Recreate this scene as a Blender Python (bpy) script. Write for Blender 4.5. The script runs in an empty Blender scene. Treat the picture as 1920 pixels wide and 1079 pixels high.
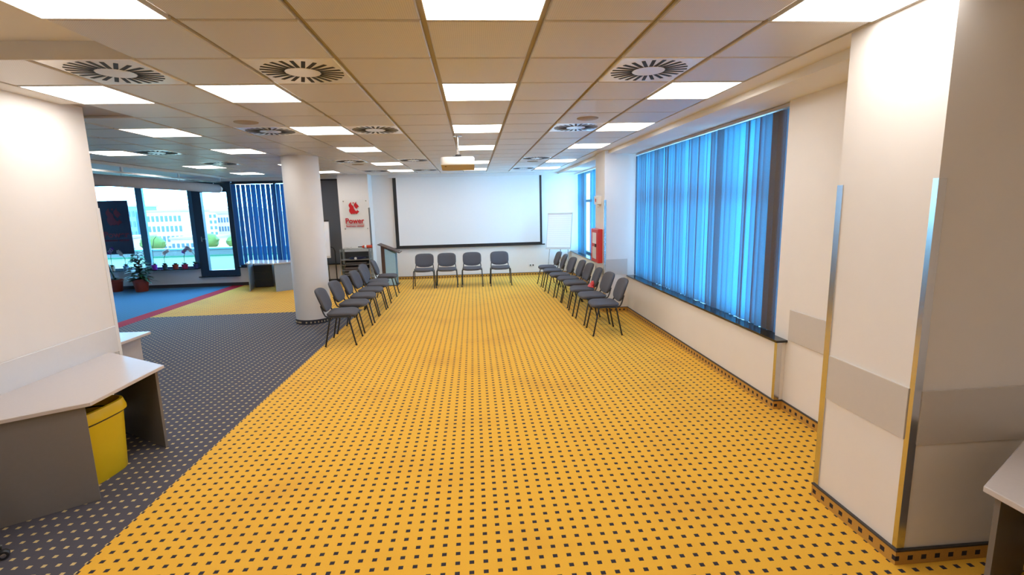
import bpy, math, random
from mathutils import Vector, Matrix

random.seed(7)
scn = bpy.context.scene
COL = scn.collection
PI = math.pi

# ------------------------------------------------------------------ camera
CAM_H = 1.95
CEIL = 2.885
F_PX = 918.0
cam_data = bpy.data.cameras.new('camera')
cam_data.sensor_fit = 'HORIZONTAL'
cam_data.sensor_width = 36.0
cam_data.lens = F_PX / 1920.0 * 36.0
cam_data.clip_start = 0.05
cam_data.clip_end = 5000
cam = bpy.data.objects.new('camera', cam_data)
COL.objects.link(cam)
_p, _y, _r = 0.1634, 0.0748, 0.0247
_f = Vector((math.sin(_y) * math.cos(_p), math.cos(_y) * math.cos(_p), -math.sin(_p)))
_rt = Vector((math.cos(_y), -math.sin(_y), 0))
_dn = _f.cross(_rt)
_right = _rt * math.cos(_r) + _dn * math.sin(_r)
_down = _dn * math.cos(_r) - _rt * math.sin(_r)
cam.matrix_world = Matrix.Translation((0, 0, CAM_H)) @ Matrix((
    (_right.x, -_down.x, -_f.x), (_right.y, -_down.y, -_f.y), (_right.z, -_down.z, -_f.z))).to_4x4()
scn.camera = cam

# ------------------------------------------------------------------ world and exposure
world = bpy.data.worlds.new('sky')
scn.world = world
world.use_nodes = True
_bg = world.node_tree.nodes['Background']
_bg.inputs['Color'].default_value = (0.24, 0.60, 1.0, 1)
_bg.inputs['Strength'].default_value = 19.0
scn.view_settings.view_transform = 'Standard'
scn.view_settings.look = 'None'
scn.view_settings.exposure = 0.0
scn.view_settings.gamma = 1.0
scn.view_settings.use_curve_mapping = False
scn.cycles.max_bounces = 8
scn.cycles.transparent_max_bounces = 12
LAMP_POWER = 11.5                      # radiance of a ceiling light panel
LAMP_COLOR = (1.0, 0.945, 0.89, 1)

# ------------------------------------------------------------------ helpers
class MB:
    """collects geometry for one mesh"""
    def __init__(s):
        s.v, s.f = [], []

    def add(s, vs, fs):
        o = len(s.v)
        s.v += [tuple(p) for p in vs]
        s.f += [tuple(i + o for i in f) for f in fs]
        return s

    def box(s, x0, x1, y0, y1, z0, z1):
        vs = [(x, y, z) for z in (z0, z1) for y in (y0, y1) for x in (x0, x1)]
        return s.add(vs, [(0, 2, 3, 1), (4, 5, 7, 6), (0, 1, 5, 4), (2, 6, 7, 3), (0, 4, 6, 2), (1, 3, 7, 5)])

    def rbox(s, x0, x1, y0, y1, z0, z1, b=0.01, dirn='z'):
        """box whose top and bottom rims are chamfered and whose corners are cut"""
        def ring(i, z):
            a0, a1, c0, c1 = x0 + i, x1 - i, y0 + i, y1 - i
            return [(a0 + b, c0, z), (a1 - b, c0, z), (a1, c0 + b, z), (a1, c1 - b, z),
                    (a1 - b, c1, z), (a0 + b, c1, z), (a0, c1 - b, z), (a0, c0 + b, z)]
        rings = [ring(b, z0), ring(0, z0 + b), ring(0, z1 - b), ring(b, z1)]
        return s.loft(rings)

    def loft(s, rings, cap=True, closed=True):
        n = len(rings[0]); o = len(s.v)
        for r in rings:
            s.v += [tuple(p) for p in r]
        for k in range(len(rings) - 1):
            for i in range(n if closed else n - 1):
                j = (i + 1) % n
                s.f.append((o + k * n + i, o + k * n + j, o + (k + 1) * n + j, o + (k + 1) * n + i))
        if cap:
            s.f.append(tuple(o + i for i in reversed(range(n))))
            s.f.append(tuple(o + (len(rings) - 1) * n + i for i in range(n)))
        return s

    def prism(s, poly, z0, z1, axis='z'):
        """poly of 2-d points extruded along an axis (poly counter-clockwise seen from +axis)"""
        def P(p, t):
            return {'z': (p[0], p[1], t), 'y': (p[0], t, p[1]), 'x': (t, p[0], p[1])}[axis]
        return s.loft([[P(p, z0) for p in poly], [P(p, z1) for p in poly]])

    def tube(s, pts, r, n=8, closed=False):
        pts = [Vector(p) for p in pts]
        rings = []
        up = None
        for i, p in enumerate(pts):
            a = pts[i - 1] if i else p
            b = pts[i + 1] if i < len(pts) - 1 else p
            t = (b - a).normalized()
            if up is None:
                up = Vector((0, 0, 1)) if abs(t.z) < 0.9 else Vector((1, 0, 0))
            u = (up - t * up.dot(t))
            if u.length < 1e-4:
                u = t.orthogonal()
            u.normalize(); w = t.cross(u); up = u
            rr = r[i] if isinstance(r, (list, tuple)) else r
            rings.append([p + (u * math.cos(2 * PI * k / n) + w * math.sin(2 * PI * k / n)) * rr for k in range(n)])
        return s.loft(rings)

    def lathe(s, prof, c=(0, 0, 0), n=24, cap=True):
        rings = []
        for (r, z) in prof:
            rings.append([(c[0] + r * math.cos(2 * PI * k / n), c[1] + r * math.sin(2 * PI * k / n), c[2] + z) for k in range(n)])
        return s.loft(rings, cap=cap)

    def mesh(s, name, smooth=False):
        m = bpy.data.meshes.new(name)
        m.from_pydata(s.v, [], s.f)
        m.validate()
        if smooth:
            m.polygons.foreach_set('use_smooth', [True] * len(m.polygons))
            try:
                m.set_sharp_from_angle(angle=math.radians(40))
            except Exception:
                pass
        m.update()
        return m

    def build(s, name, mat, parent=None, smooth=False, **props):
        m = s.mesh(name, smooth)
        m.materials.append(mat)
        return link(name, m, parent, **props)


def link(name, data, parent=None, **props):
    o = bpy.data.objects.new(name, data)
    COL.objects.link(o)
    if parent is not None:
        o.parent = parent
    for k, v in props.items():
        o[k] = v
    return o


def thing(name, label, cat, loc=(0, 0, 0), rz=0.0, group=None):
    o = link(name, None)
    o.empty_display_size = 0.1
    o.location = loc
    o.rotation_euler = (0, 0, rz)
    o['label'] = label
    o['category'] = cat
    if group:
        o['group'] = group
    return o


def copy_tree(o, parent=None):
    c = o.copy()
    COL.objects.link(c)
    c.parent = parent
    for ch in list(o.children):
        copy_tree(ch, c)
    return c


def box(name, b, mat, parent=None, **props):
    return MB().box(*b).build(name, mat, parent, **props)


# ------------------------------------------------------------------ materials
def nodes_of(m):
    m.use_nodes = True
    return m.node_tree.nodes, m.node_tree.links


def mat(name, col, rough=0.5, metal=0.0, var=0.04, scale=30.0, bump=0.0, bscale=200.0, spec=0.5, emit=None, es=0.0, alpha=None):
    m = bpy.data.materials.new(name)
    N, L = nodes_of(m)
    b = N['Principled BSDF']
    b.inputs['Roughness'].default_value = rough
    b.inputs['Metallic'].default_value = metal
    b.inputs['Specular IOR Level'].default_value = spec
    geo = N.new('ShaderNodeNewGeometry')
    nz = N.new('ShaderNodeTexNoise')
    nz.inputs['Scale'].default_value = scale
    nz.inputs['Detail'].default_value = 3
    L.new(geo.outputs['Position'], nz.inputs['Vector'])
    mx = N.new('ShaderNodeMix'); mx.data_type = 'RGBA'
    c0 = [max(0, c * (1 - var)) for c in col]; c1 = [min(1, c * (1 + var)) for c in col]
    mx.inputs[6].default_value = (*c0, 1); mx.inputs[7].default_value = (*c1, 1)
    L.new(nz.outputs['Fac'], mx.inputs[0])
    L.new(mx.outputs[2], b.inputs['Base Color'])
    if bump:
        n2 = N.new('ShaderNodeTexNoise'); n2.inputs['Scale'].default_value = bscale
        L.new(geo.outputs['Position'], n2.inputs['Vector'])
        bp = N.new('ShaderNodeBump'); bp.inputs['Strength'].default_value = bump
        bp.inputs['Distance'].default_value = 0.002
        L.new(n2.outputs['Fac'], bp.inputs['Height']); L.new(bp.outputs['Normal'], b.inputs['Normal'])
    if emit:
        b.inputs['Emission Color'].default_value = emit
        b.inputs['Emission Strength'].default_value = es
    return m


def math_node(N, L, op, a, b=None):
    n = N.new('ShaderNodeMath'); n.operation = op
    for i, v in enumerate((a, b)):
        if v is None:
            continue
        if isinstance(v, (int, float)):
            n.inputs[i].default_value = v
        else:
            L.new(v, n.inputs[i])
    return n.outputs[0]


PITCH = 0.0782


def carpet(name, base, dot, size=0.17, stain=0.0, vertical=False, sheen=0.10):
    """woven carpet with a square grid of small dots; vertical: the strip used as a skirting"""
    m = bpy.data.materials.new(name)
    N, L = nodes_of(m)
    b = N['Principled BSDF']
    b.inputs['Roughness'].default_value = 0.95
    b.inputs['Specular IOR Level'].default_value = 0.15
    b.inputs['Sheen Weight'].default_value = sheen
    b.inputs['Sheen Roughness'].default_value = 0.45
    geo = N.new('ShaderNodeNewGeometry')
    sp = N.new('ShaderNodeSeparateXYZ'); L.new(geo.outputs['Position'], sp.inputs[0])

    def mask(c, off, p, s):
        t = math_node(N, L, 'ADD', math_node(N, L, 'DIVIDE', c, p), off)
        t = math_node(N, L, 'FRACT', t)
        t = math_node(N, L, 'ABSOLUTE', math_node(N, L, 'SUBTRACT', t, 0.5))
        return math_node(N, L, 'LESS_THAN', t, s)
    if vertical:
        xy = math_node(N, L, 'ADD', sp.outputs[0], sp.outputs[1])
        a = mask(xy, 100.5, PITCH, size)
        z = math_node(N, L, 'LESS_THAN', math_node(N, L, 'ABSOLUTE', math_node(N, L, 'SUBTRACT', sp.outputs[2], 0.038)), 0.014)
        d = math_node(N, L, 'MULTIPLY', a, z)
    else:
        a = mask(sp.outputs[0], 200.5, PITCH, size)
        c = mask(sp.outputs[1], 100.08, PITCH, size)
        d = math_node(N, L, 'MULTIPLY', a, c)
    nz = N.new('ShaderNodeTexNoise'); nz.inputs['Scale'].default_value = 260; nz.inputs['Detail'].default_value = 2
    L.new(geo.outputs['Position'], nz.inputs['Vector'])
    mb = N.new('ShaderNodeMix'); mb.data_type = 'RGBA'
    mb.inputs[6].default_value = (*[c * 0.82 for c in base], 1); mb.inputs[7].default_value = (*[min(1, c * 1.15) for c in base], 1)
    L.new(nz.outputs['Fac'], mb.inputs[0])
    src = mb.outputs[2]
    if stain:
        n3 = N.new('ShaderNodeTexNoise'); n3.inputs['Scale'].default_value = 1.1; n3.inputs['Detail'].default_value = 6
        L.new(geo.outputs['Position'], n3.inputs['Vector'])
        rp = N.new('ShaderNodeMapRange'); rp.inputs[1].default_value = 0.52; rp.inputs[2].default_value = 0.75
        rp.inputs[3].default_value = 0.0; rp.inputs[4].default_value = stain
        L.new(n3.outputs['Fac'], rp.inputs[0])
        ms = N.new('ShaderNodeMix'); ms.data_type = 'RGBA'
        L.new(rp.outputs[0], ms.inputs[0]); L.new(src, ms.inputs[6])
        ms.inputs[7].default_value = (base[0] * 0.72, base[1] * 0.6, base[2] * 0.75, 1)
        src = ms.outputs[2]
    md = N.new('ShaderNodeMix'); md.data_type = 'RGBA'
    L.new(d, md.inputs[0]); L.new(src, md.inputs[6]); md.inputs[7].default_value = (*dot, 1)
    L.new(md.outputs[2], b.inputs['Base Color'])
    bp = N.new('ShaderNodeBump'); bp.inputs['Strength'].default_value = 0.25; bp.inputs['Distance'].default_value = 0.003
    L.new(nz.outputs['Fac'], bp.inputs['Height']); L.new(bp.outputs['Normal'], b.inputs['Normal'])
    return m


def perforated(name, col):
    m = bpy.data.materials.new(name)
    N, L = nodes_of(m)
    b = N['Principled BSDF']; b.inputs['Roughness'].default_value = 0.38
    geo = N.new('ShaderNodeNewGeometry')
    sp = N.new('ShaderNodeSeparateXYZ'); L.new(geo.outputs['Position'], sp.inputs[0])
    acc = None
    for k in (0, 1):
        t = math_node(N, L, 'FRACT', math_node(N, L, 'DIVIDE', sp.outputs[k], 0.011))
        t = math_node(N, L, 'SUBTRACT', t, 0.5)
        t = math_node(N, L, 'MULTIPLY', t, t)
        acc = t if acc is None else math_node(N, L, 'ADD', acc, t)
    d = math_node(N, L, 'LESS_THAN', acc, 0.05)
    mx = N.new('ShaderNodeMix'); mx.data_type = 'RGBA'
    L.new(d, mx.inputs[0])
    mx.inputs[6].default_value = (*col, 1); mx.inputs[7].default_value = (*[c * 0.72 for c in col], 1)
    L.new(mx.outputs[2], b.inputs['Base Color'])
    return m


def fabric_blind(name, front, through, f=0.5, vary=0.3):
    m = bpy.data.materials.new(name)
    N, L = nodes_of(m)
    N.remove(N['Principled BSDF'])
    d = N.new('ShaderNodeBsdfDiffuse'); t = N.new('ShaderNodeBsdfTranslucent'); mx = N.new('ShaderNodeMixShader')
    geo = N.new('ShaderNodeNewGeometry')
    nz = N.new('ShaderNodeTexNoise'); nz.inputs['Scale'].default_value = 90
    L.new(geo.outputs['Position'], nz.inputs['Vector'])
    for sh, c in ((d, front), (t, through)):
        q = N.new('ShaderNodeMix'); q.data_type = 'RGBA'
        q.inputs[6].default_value = (*[v * 0.9 for v in c], 1); q.inputs[7].default_value = (*[min(1, v * 1.1) for v in c], 1)
        L.new(nz.outputs['Fac'], q.inputs[0])
        src = q.outputs[2]
        if sh is t:      # translucent glow varied at random per object, for uneven backlight
            oi = N.new('ShaderNodeObjectInfo')
            mr = N.new('ShaderNodeMapRange'); mr.inputs[3].default_value = 1 - vary; mr.inputs[4].default_value = 1 + vary
            L.new(oi.outputs['Random'], mr.inputs[0])
            vm = N.new('ShaderNodeVectorMath'); vm.operation = 'SCALE'
            L.new(src, vm.inputs[0]); L.new(mr.outputs[0], vm.inputs['Scale']); src = vm.outputs[0]
        L.new(src, sh.inputs['Color'])
    mx.inputs[0].default_value = f
    L.new(d.outputs[0], mx.inputs[1]); L.new(t.outputs[0], mx.inputs[2])
    L.new(mx.outputs[0], N['Material Output'].inputs['Surface'])
    return m


def glass_mat(name, tint=(1, 1, 1), refl=0.08, rough=0.02, fres=0.6):
    m = bpy.data.materials.new(name)
    N, L = nodes_of(m)
    N.remove(N['Principled BSDF'])
    t = N.new('ShaderNodeBsdfTransparent'); t.inputs['Color'].default_value = (*tint, 1)
    g = N.new('ShaderNodeBsdfGlossy'); g.inputs['Roughness'].default_value = rough
    fr = N.new('ShaderNodeLayerWeight'); fr.inputs['Blend'].default_value = 0.25
    mp = math_node(N, L, 'ADD', math_node(N, L, 'MULTIPLY', fr.outputs['Fresnel'], fres), refl * 0.3)
    mx = N.new('ShaderNodeMixShader')
    L.new(mp, mx.inputs[0]); L.new(t.outputs[0], mx.inputs[1]); L.new(g.outputs[0], mx.inputs[2])
    L.new(mx.outputs[0], N['Material Output'].inputs['Surface'])
    return m


M = {}
M['plaster'] = mat('white wall paint', (0.82, 0.79, 0.76), 0.6, var=0.02, scale=6, bump=0.05, bscale=300)
M['plaster_ceiling'] = mat('ceiling plaster', (0.78, 0.76, 0.72), 0.7, var=0.02, scale=4)
M['slab'] = mat('ceiling grid steel', (0.42, 0.38, 0.34), 0.6)
M['tile'] = perforated('perforated ceiling tile', (0.66, 0.635, 0.61))
M['metal_white'] = mat('white lacquered steel', (0.80, 0.79, 0.78), 0.4, var=0.02)
M['yellow'] = carpet('yellow dotted carpet', (0.84, 0.46, 0.045), (0.035, 0.03, 0.04), 0.17, stain=0.45)
M['grey'] = carpet('grey dotted carpet', (0.085, 0.08, 0.10), (0.62, 0.47, 0.22), 0.15)
M['grey_window_blue'] = carpet('grey carpet tinted window blue', (0.025, 0.15, 0.28), (0.018, 0.10, 0.20), 0.17)  # grey carpet with the blue window light put into its colour
M['red'] = carpet('red carpet strip', (0.44, 0.008, 0.025), (0.42, 0.008, 0.025), 0.1, sheen=0.02)
M['skirt'] = carpet('yellow carpet skirting', (0.55, 0.30, 0.06), (0.03, 0.025, 0.03), 0.19, vertical=True)
M['skirt_dark'] = carpet('dark carpet skirting', (0.05, 0.05, 0.06), (0.5, 0.4, 0.25), 0.16, vertical=True)
M['bead'] = mat('dark skirting bead', (0.045, 0.04, 0.04), 0.5)
M['laminate'] = mat('light grey laminate', (0.56, 0.515, 0.505), 0.24, var=0.03, scale=60)
M['laminate_edge'] = mat('laminate edge band', (0.50, 0.46, 0.44), 0.4)
M['panel_grey'] = mat('grey laminate panel', (0.20, 0.185, 0.18), 0.45, var=0.04, scale=40)
M['panel_dark'] = mat('dark grey panel', (0.055, 0.05, 0.05), 0.45)
M['panel_blue'] = mat('blue grey laminate panel', (0.30, 0.35, 0.40), 0.4)
M['panel_navy'] = mat('dark navy drawer front', (0.035, 0.045, 0.065), 0.4)
M['bumper'] = mat('grey bumper laminate', (0.60, 0.565, 0.53), 0.4, var=0.02)
M['bumper_window_tint'] = mat('bumper laminate with window reflection tint', (0.72, 0.725, 0.745), 0.25, var=0.02)  # same bumper, lighter and bluer: window reflection put into the colour
M['chrome'] = mat('brushed steel', (0.62, 0.61, 0.60), 0.22, metal=1.0, var=0.03)
M['black'] = mat('black plastic', (0.02, 0.02, 0.022), 0.4)
M['black_steel'] = mat('black tubular steel', (0.018, 0.018, 0.02), 0.35, metal=0.2)
M['fabric'] = mat('grey upholstery', (0.105, 0.105, 0.12), 0.9, var=0.18, scale=350, bump=0.3, bscale=600, spec=0.2)
M['bin'] = mat('yellow bin plastic', (0.80, 0.56, 0.01), 0.35, var=0.02)
M['red_paint'] = mat('red enamel', (0.60, 0.03, 0.03), 0.4)
M['red_letter'] = mat('red acrylic lettering', (0.55, 0.01, 0.015), 0.35)
M['paper'] = mat('white paper', (0.85, 0.85, 0.88), 0.8, var=0.01)
M['paper_line'] = mat('faint ruled line', (0.66, 0.67, 0.74), 0.8)
M['screen'] = mat('matte projection fabric', (0.84, 0.85, 0.86), 0.9, var=0.01)
M['dark_frame'] = mat('dark aluminium frame', (0.028, 0.05, 0.075), 0.35, metal=0.3)
M['blue_frame'] = mat('blue grey aluminium frame', (0.06, 0.15, 0.24), 0.35, metal=0.3)
M['sill'] = mat('black polished sill', (0.015, 0.016, 0.018), 0.12)
M['grey_panel'] = mat('grey fabric panel', (0.12, 0.125, 0.135), 0.7)
M['shade'] = mat('rolled grey shade cloth', (0.27, 0.25, 0.26), 0.85, var=0.08, scale=12)
M['blind'] = fabric_blind('vertical blind fabric', (0.42, 0.35, 0.30), (0.012, 0.115, 0.175), 0.74, 0.5)  # blue of the window light put into the translucent colour
M['blind_dark'] = fabric_blind('blue vertical blind fabric', (0.07, 0.15, 0.32), (0.002, 0.032, 0.085), 0.6, 0.3)  # translucent colour carries the window blue too
M['glass'] = glass_mat('window glass', (0.96, 0.99, 1.0))
M['cab_glass'] = glass_mat('cabinet glass', (0.82, 0.88, 0.88), refl=0.3)
M['acrylic'] = glass_mat('clear acrylic', (0.99, 0.995, 0.99), refl=0.01, fres=0.12)
M['wood_dark'] = mat('dark brown wood', (0.075, 0.045, 0.04), 0.4, var=0.2, scale=14)
M['lectern_side'] = mat('laminate tinted with window reflection', (0.36, 0.60, 0.78), 0.2)  # cyan window reflection put into the base colour
M['terracotta'] = mat('terracotta plastic', (0.33, 0.045, 0.02), 0.55)
M['leaf'] = mat('green leaf', (0.035, 0.10, 0.03), 0.45, var=0.35, scale=25)
M['leaf_dark'] = mat('dark green leaf', (0.02, 0.06, 0.03), 0.4, var=0.3, scale=25)
M['stem'] = mat('plant stem', (0.10, 0.075, 0.03), 0.7)
M['soil'] = mat('potting soil', (0.03, 0.02, 0.015), 0.95, bump=0.5)
M['petal_white'] = fabric_blind('white petal', (0.85, 0.85, 0.85), (0.30, 0.22, 0.20), 0.5, 0.1)
M['petal_violet'] = fabric_blind('violet petal', (0.22, 0.05, 0.45), (0.05, 0.01, 0.10), 0.5, 0.1)
M['pot_beige'] = mat('beige ceramic', (0.55, 0.42, 0.30), 0.4)
M['pot_blue'] = mat('pale blue ceramic', (0.20, 0.38, 0.58), 0.3)
M['pot_violet'] = mat('violet ceramic', (0.24, 0.02, 0.42), 0.3)
M['pot_dark'] = mat('dark green ceramic', (0.03, 0.06, 0.06), 0.3)
M['pot_navy'] = mat('navy ceramic', (0.03, 0.04, 0.14), 0.3)
M['pot_crimson'] = mat('crimson ceramic', (0.36, 0.02, 0.08), 0.3)
M['banner'] = mat('navy sign board', (0.012, 0.02, 0.05), 0.5)
M['banner_red'] = mat('dark red print', (0.16, 0.012, 0.03), 0.5)
M['slot'] = mat('dark air slot', (0.006, 0.006, 0.008), 0.6)
M['diffuser_face'] = mat('white diffuser plate', (0.87, 0.87, 0.87), 0.16, var=0.01)
M['speaker'] = mat('tan speaker mesh', (0.40, 0.33, 0.24), 0.6, var=0.1, scale=200)
M['projector'] = mat('white projector shell', (0.85, 0.84, 0.82), 0.35, var=0.01)
M['projector_base'] = mat('beige projector underside', (0.50, 0.43, 0.32), 0.5)
M['bottle_red'] = mat('red bottle plastic', (0.55, 0.05, 0.02), 0.25)
M['label_white'] = mat('white label', (0.8, 0.8, 0.8), 0.5)
M['turf'] = mat('green artificial turf', (0.06, 0.09, 0.04), 0.95, var=0.25, scale=9)
M['parapet'] = mat('pale parapet', (0.08, 0.09, 0.08), 0.7)
M['hedge'] = mat('dark green parapet foot', (0.02, 0.10, 0.05), 0.9)
M['facade_pale'] = mat('pale building render', (0.44, 0.28, 0.21), 0.8)
M['facade_pink'] = mat('pinkish building render', (0.43, 0.23, 0.17), 0.8)
M['facade_blue'] = mat('blue glass tower', (0.10, 0.22, 0.30), 0.4)
M['bwindow'] = mat('far dark windows', (0.05, 0.08, 0.11), 0.4)
M['roof'] = mat('grey flat roof', (0.30, 0.27, 0.26), 0.8)
M['tree'] = mat('far tree crown', (0.07, 0.09, 0.012), 0.9, var=0.4, scale=0.6)
M['city_ground'] = mat('far ground', (0.34, 0.23, 0.12), 0.95, var=0.4, scale=0.05)
M['hill'] = mat('hazy blue hill', (0.26, 0.19, 0.16), 0.95, var=0.1, scale=0.01)
_lm = bpy.data.materials.new('lit light panel')
_N, _L = nodes_of(_lm)
_N.remove(_N['Principled BSDF'])
_e = _N.new('ShaderNodeEmission'); _e.inputs['Color'].default_value = LAMP_COLOR; _e.inputs['Strength'].default_value = LAMP_POWER
_L.new(_e.outputs[0], _N['Material Output'].inputs['Surface'])
M['lamp'] = _lm

S = dict(kind='structure')

# ------------------------------------------------------------------ room shell
YB = 13.85           # back wall
XW = 2.85            # window side wall
XL = -3.40           # partition at the near end, far side from the windows
XG0 = 0.086          # centre of grid column 0
TX, TY, YG0 = 0.60, 0.6275, 2.045
YELLOW_X = -2.27

floor = box('floor', (-11.2, 3.3, -2.0, YB + 0.15, -0.12, -0.008), M['slab'], **S)
box('yellow_carpet', (YELLOW_X, 3.3, -2.0, YB, -0.008, 0), M['yellow'], floor)
box('grey_carpet', (-6.34, YELLOW_X, -2.0, 9.80, -0.008, 0), M['grey'], floor)
box('yellow_carpet', (-6.34, YELLOW_X, 9.80, YB, -0.008, 0), M['yellow'], floor)
box('red_strip', (-6.66, -6.34, -2.0, YB, -0.008, 0.001), M['red'], floor)
box('bay_carpet_window_tint', (-11.2, -6.66, -2.0, YB, -0.008, 0), M['grey_window_blue'], floor)

# back wall: plain part behind the screen and pieces round the glazing
wb = link('wall_back', None, **S)
box('wall_panel', (-3.60, 3.3, YB, YB + 0.15, 0, CEIL + 0.2), M['plaster'], wb)
box('wall_panel', (-6.40, -3.60, YB, YB + 0.15, 0, 0.52), M['plaster'], wb)
box('wall_panel', (-11.2, -6.40, YB, YB + 0.15, 0, 0.28), M['plaster'], wb)
box('wall_panel', (-11.2, -7.42, YB, YB + 0.15, 0.28, 0.52), M['plaster'], wb)
box('lintel', (-11.2, -3.60, YB, YB + 0.15, 2.80, CEIL + 0.2), M['plaster'], wb)
box('grey_panel', (-4.22, -3.60, YB + 0.01, YB + 0.10, 0.30, 2.80), M['grey_panel'], wb)
box('panel_cap', (-4.24, -3.58, YB - 0.02, YB, 2.77, 2.81), M['black'], wb)

# window side wall
wr = link('wall_right', None, **S)
box('wall_panel', (XW, XW + 0.35, 2.84, 4.36, 0, CEIL + 0.1), M['plaster'], wr)
box('apron', (2.77, XW + 0.05, 4.19, 8.65, 0, 0.65), M['plaster'], wr)
box('apron', (XW + 0.05, XW + 0.35, 4.36, 8.65, 0, 0.65), M['plaster'], wr)
box('window_jamb', (2.97, XW + 0.35, 4.47, 4.66, 0.652, 2.83), M['plaster'], wr)
box('lintel', (XW, XW + 0.35, 4.36, 8.65, 2.83, CEIL + 0.1), M['plaster'], wr)
box('apron', (2.77, XW + 0.35, 9.30, YB, 0, 0.65), M['plaster'], wr)
box('lintel', (XW, XW + 0.35, 9.30, YB, 2.83, CEIL + 0.1), M['plaster'], wr)
box('wall_panel', (2.95, XW + 0.35, -2.0, 2.2, 0, CEIL + 0.1), M['plaster'], wr)
MB().rbox(XW - 0.012, XW - 0.0005, 3.20, 4.15, 0.68, 0.967, 0.003).build('bumper_panel', M['bumper'], wr)
box('corner_guard', (2.762, 2.7695, 4.182, 4.222, 0.09, 0.65), M['chrome'], wr)
box('corner_guard', (2.7695, 2.81, 4.182, 4.1895, 0.09, 0.65), M['chrome'], wr)

# partition at the near end
wl = link('wall_left', None, **S)
box('wall_panel', (XL - 0.25, XL, -2.0, 4.80, 0, 3.02), M['plaster'], wl)
MB().rbox(XL + 0.0005, XL + 0.014, -1.9, 4.76, 0.69, 0.94, 0.004).build('bumper_panel', M['bumper_window_tint'], wl)
box('corner_guard', (XL + 0.0005, XL + 0.006, 4.768, 4.806, 0.09, 2.03), M['metal_white'], wl)
box('corner_guard', (XL - 0.04, XL + 0.0005, 4.8005, 4.806, 0.09, 2.03), M['metal_white'], wl)
box('wall_far_left', (-11.35, -11.2, -2.0, YB + 0.15, -0.1, 3.05), M['plaster'], **S)
box('wall_front', (-11.2, 3.3, -2.15, -2.0, -0.1, 3.05), M['plaster'], **S)

# ceiling: slab, tiles, borders
GX0 = XG0 - 0.3
def colx(c): return XG0 + TX * c
ceiling = box('ceiling', (-6.42, 3.3, -2.0, YB + 0.15, 3.03, 3.10), M['slab'], **S)
box('bay_ceiling', (-11.2, -6.42, -2.0, YB, 2.94, 3.03), M['plaster_ceiling'], ceiling)
box('grid_backing', (colx(-3) - 0.3, 2.19, -2.0, 13.36, CEIL + 0.022, CEIL + 0.035), M['slab'], ceiling)
box('grid_backing', (-6.42, colx(-3) - 0.3, YG0 + 2 * TY, 13.36, CEIL + 0.022, CEIL + 0.035), M['slab'], ceiling)
box('edge_fascia', (-6.44, -6.42, -2.0, YB, CEIL - 0.03, 3.03), M['plaster_ceiling'], ceiling)
# raised plaster field by the partition, with the step down to the grid
box('raised_field', (-6.42, colx(-3) - 0.30, -2.0, YG0 + 2 * TY, 2.985, 3.03), M['plaster_ceiling'], ceiling)
box('field_step', (XL, colx(-3) - 0.30, YG0 + 2 * TY - 0.004, YG0 + 2 * TY + 0.008, CEIL - 0.004, 2.99), M['plaster_ceiling'], ceiling)
box('border', (colx(-6) - 0.30, colx(-5) - 0.31, YG0 + 2 * TY + 0.012, YG0 + 4 * TY, CEIL, CEIL + 0.02), M['plaster_ceiling'], ceiling)
box('border', (-6.42, 3.2, 13.345, YB, CEIL, CEIL + 0.035), M['plaster_ceiling'], ceiling)
# window side border, drop and soffit
box('border', (2.192, 2.40, -2.0, 13.345, CEIL, CEIL + 0.035), M['plaster_ceiling'], ceiling)
box('soffit', (2.40, 3.20, 2.84, 8.65, 2.822, CEIL + 0.06), M['plaster_ceiling'], ceiling)
box('soffit', (2.40, 3.20, 9.30, YB, 2.822, CEIL + 0.06), M['plaster_ceiling'], ceiling)
box('border', (2.40, 3.20, -2.0, 2.84, CEIL, CEIL + 0.06), M['plaster_ceiling'], ceiling)
box('border', (2.40, 3.20, 8.65, 9.30, CEIL, CEIL + 0.06), M['plaster_ceiling'], ceiling)

LIGHTS = [(0, -3), (-3, -3)] + [(c, r) for c in (3, 0, -3) for r in (0, 3, 6, 9, 13, 16)] + [(-5, 3)] + [(-6, r) for r in (6, 9, 13, 16)] + [(-9, r) for r in (9, 13, 16)]  # first two panels added unseen behind the camera to brighten the near pillar
DIFFUSERS = [(2, 2), (-2, 2), (-4, 2), (2, 6), (-2, 6), (-4, 6), (-8, 9), (-8, 12), (-2, 12), (2, 12), (-4, 12), (-2, 16), (2, 16), (-4, 16)]
SPEAKERS = [(-4, 5), (2, 5), (-4, 13), (2, 13)]
tw, th = 0.570, 0.608
def ring(hx, hy, z): return [(-hx, -hy, z), (hx, -hy, z), (hx, hy, z), (-hx, hy, z)]
tile_mesh = MB().loft([ring(tw / 2 - 0.006, th / 2 - 0.006, 0.0), ring(tw / 2, th / 2, 0.006), ring(tw / 2, th / 2, 0.02)]).mesh('ceiling_tile')
tile_mesh.materials.append(M['tile'])
for r in range(-4, 18):
    for c in range(-10, 4):
        if (c, r) in LIGHTS or (c, r) in DIFFUSERS:
            continue
        if c <= -4 and r < 2:
            continue
        if c <= -6 and r < 5:
            continue
        o = link('ceiling_tile', tile_mesh, ceiling)
        o.location = (colx(c), YG0 + TY * (r + 0.5), CEIL)

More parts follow.
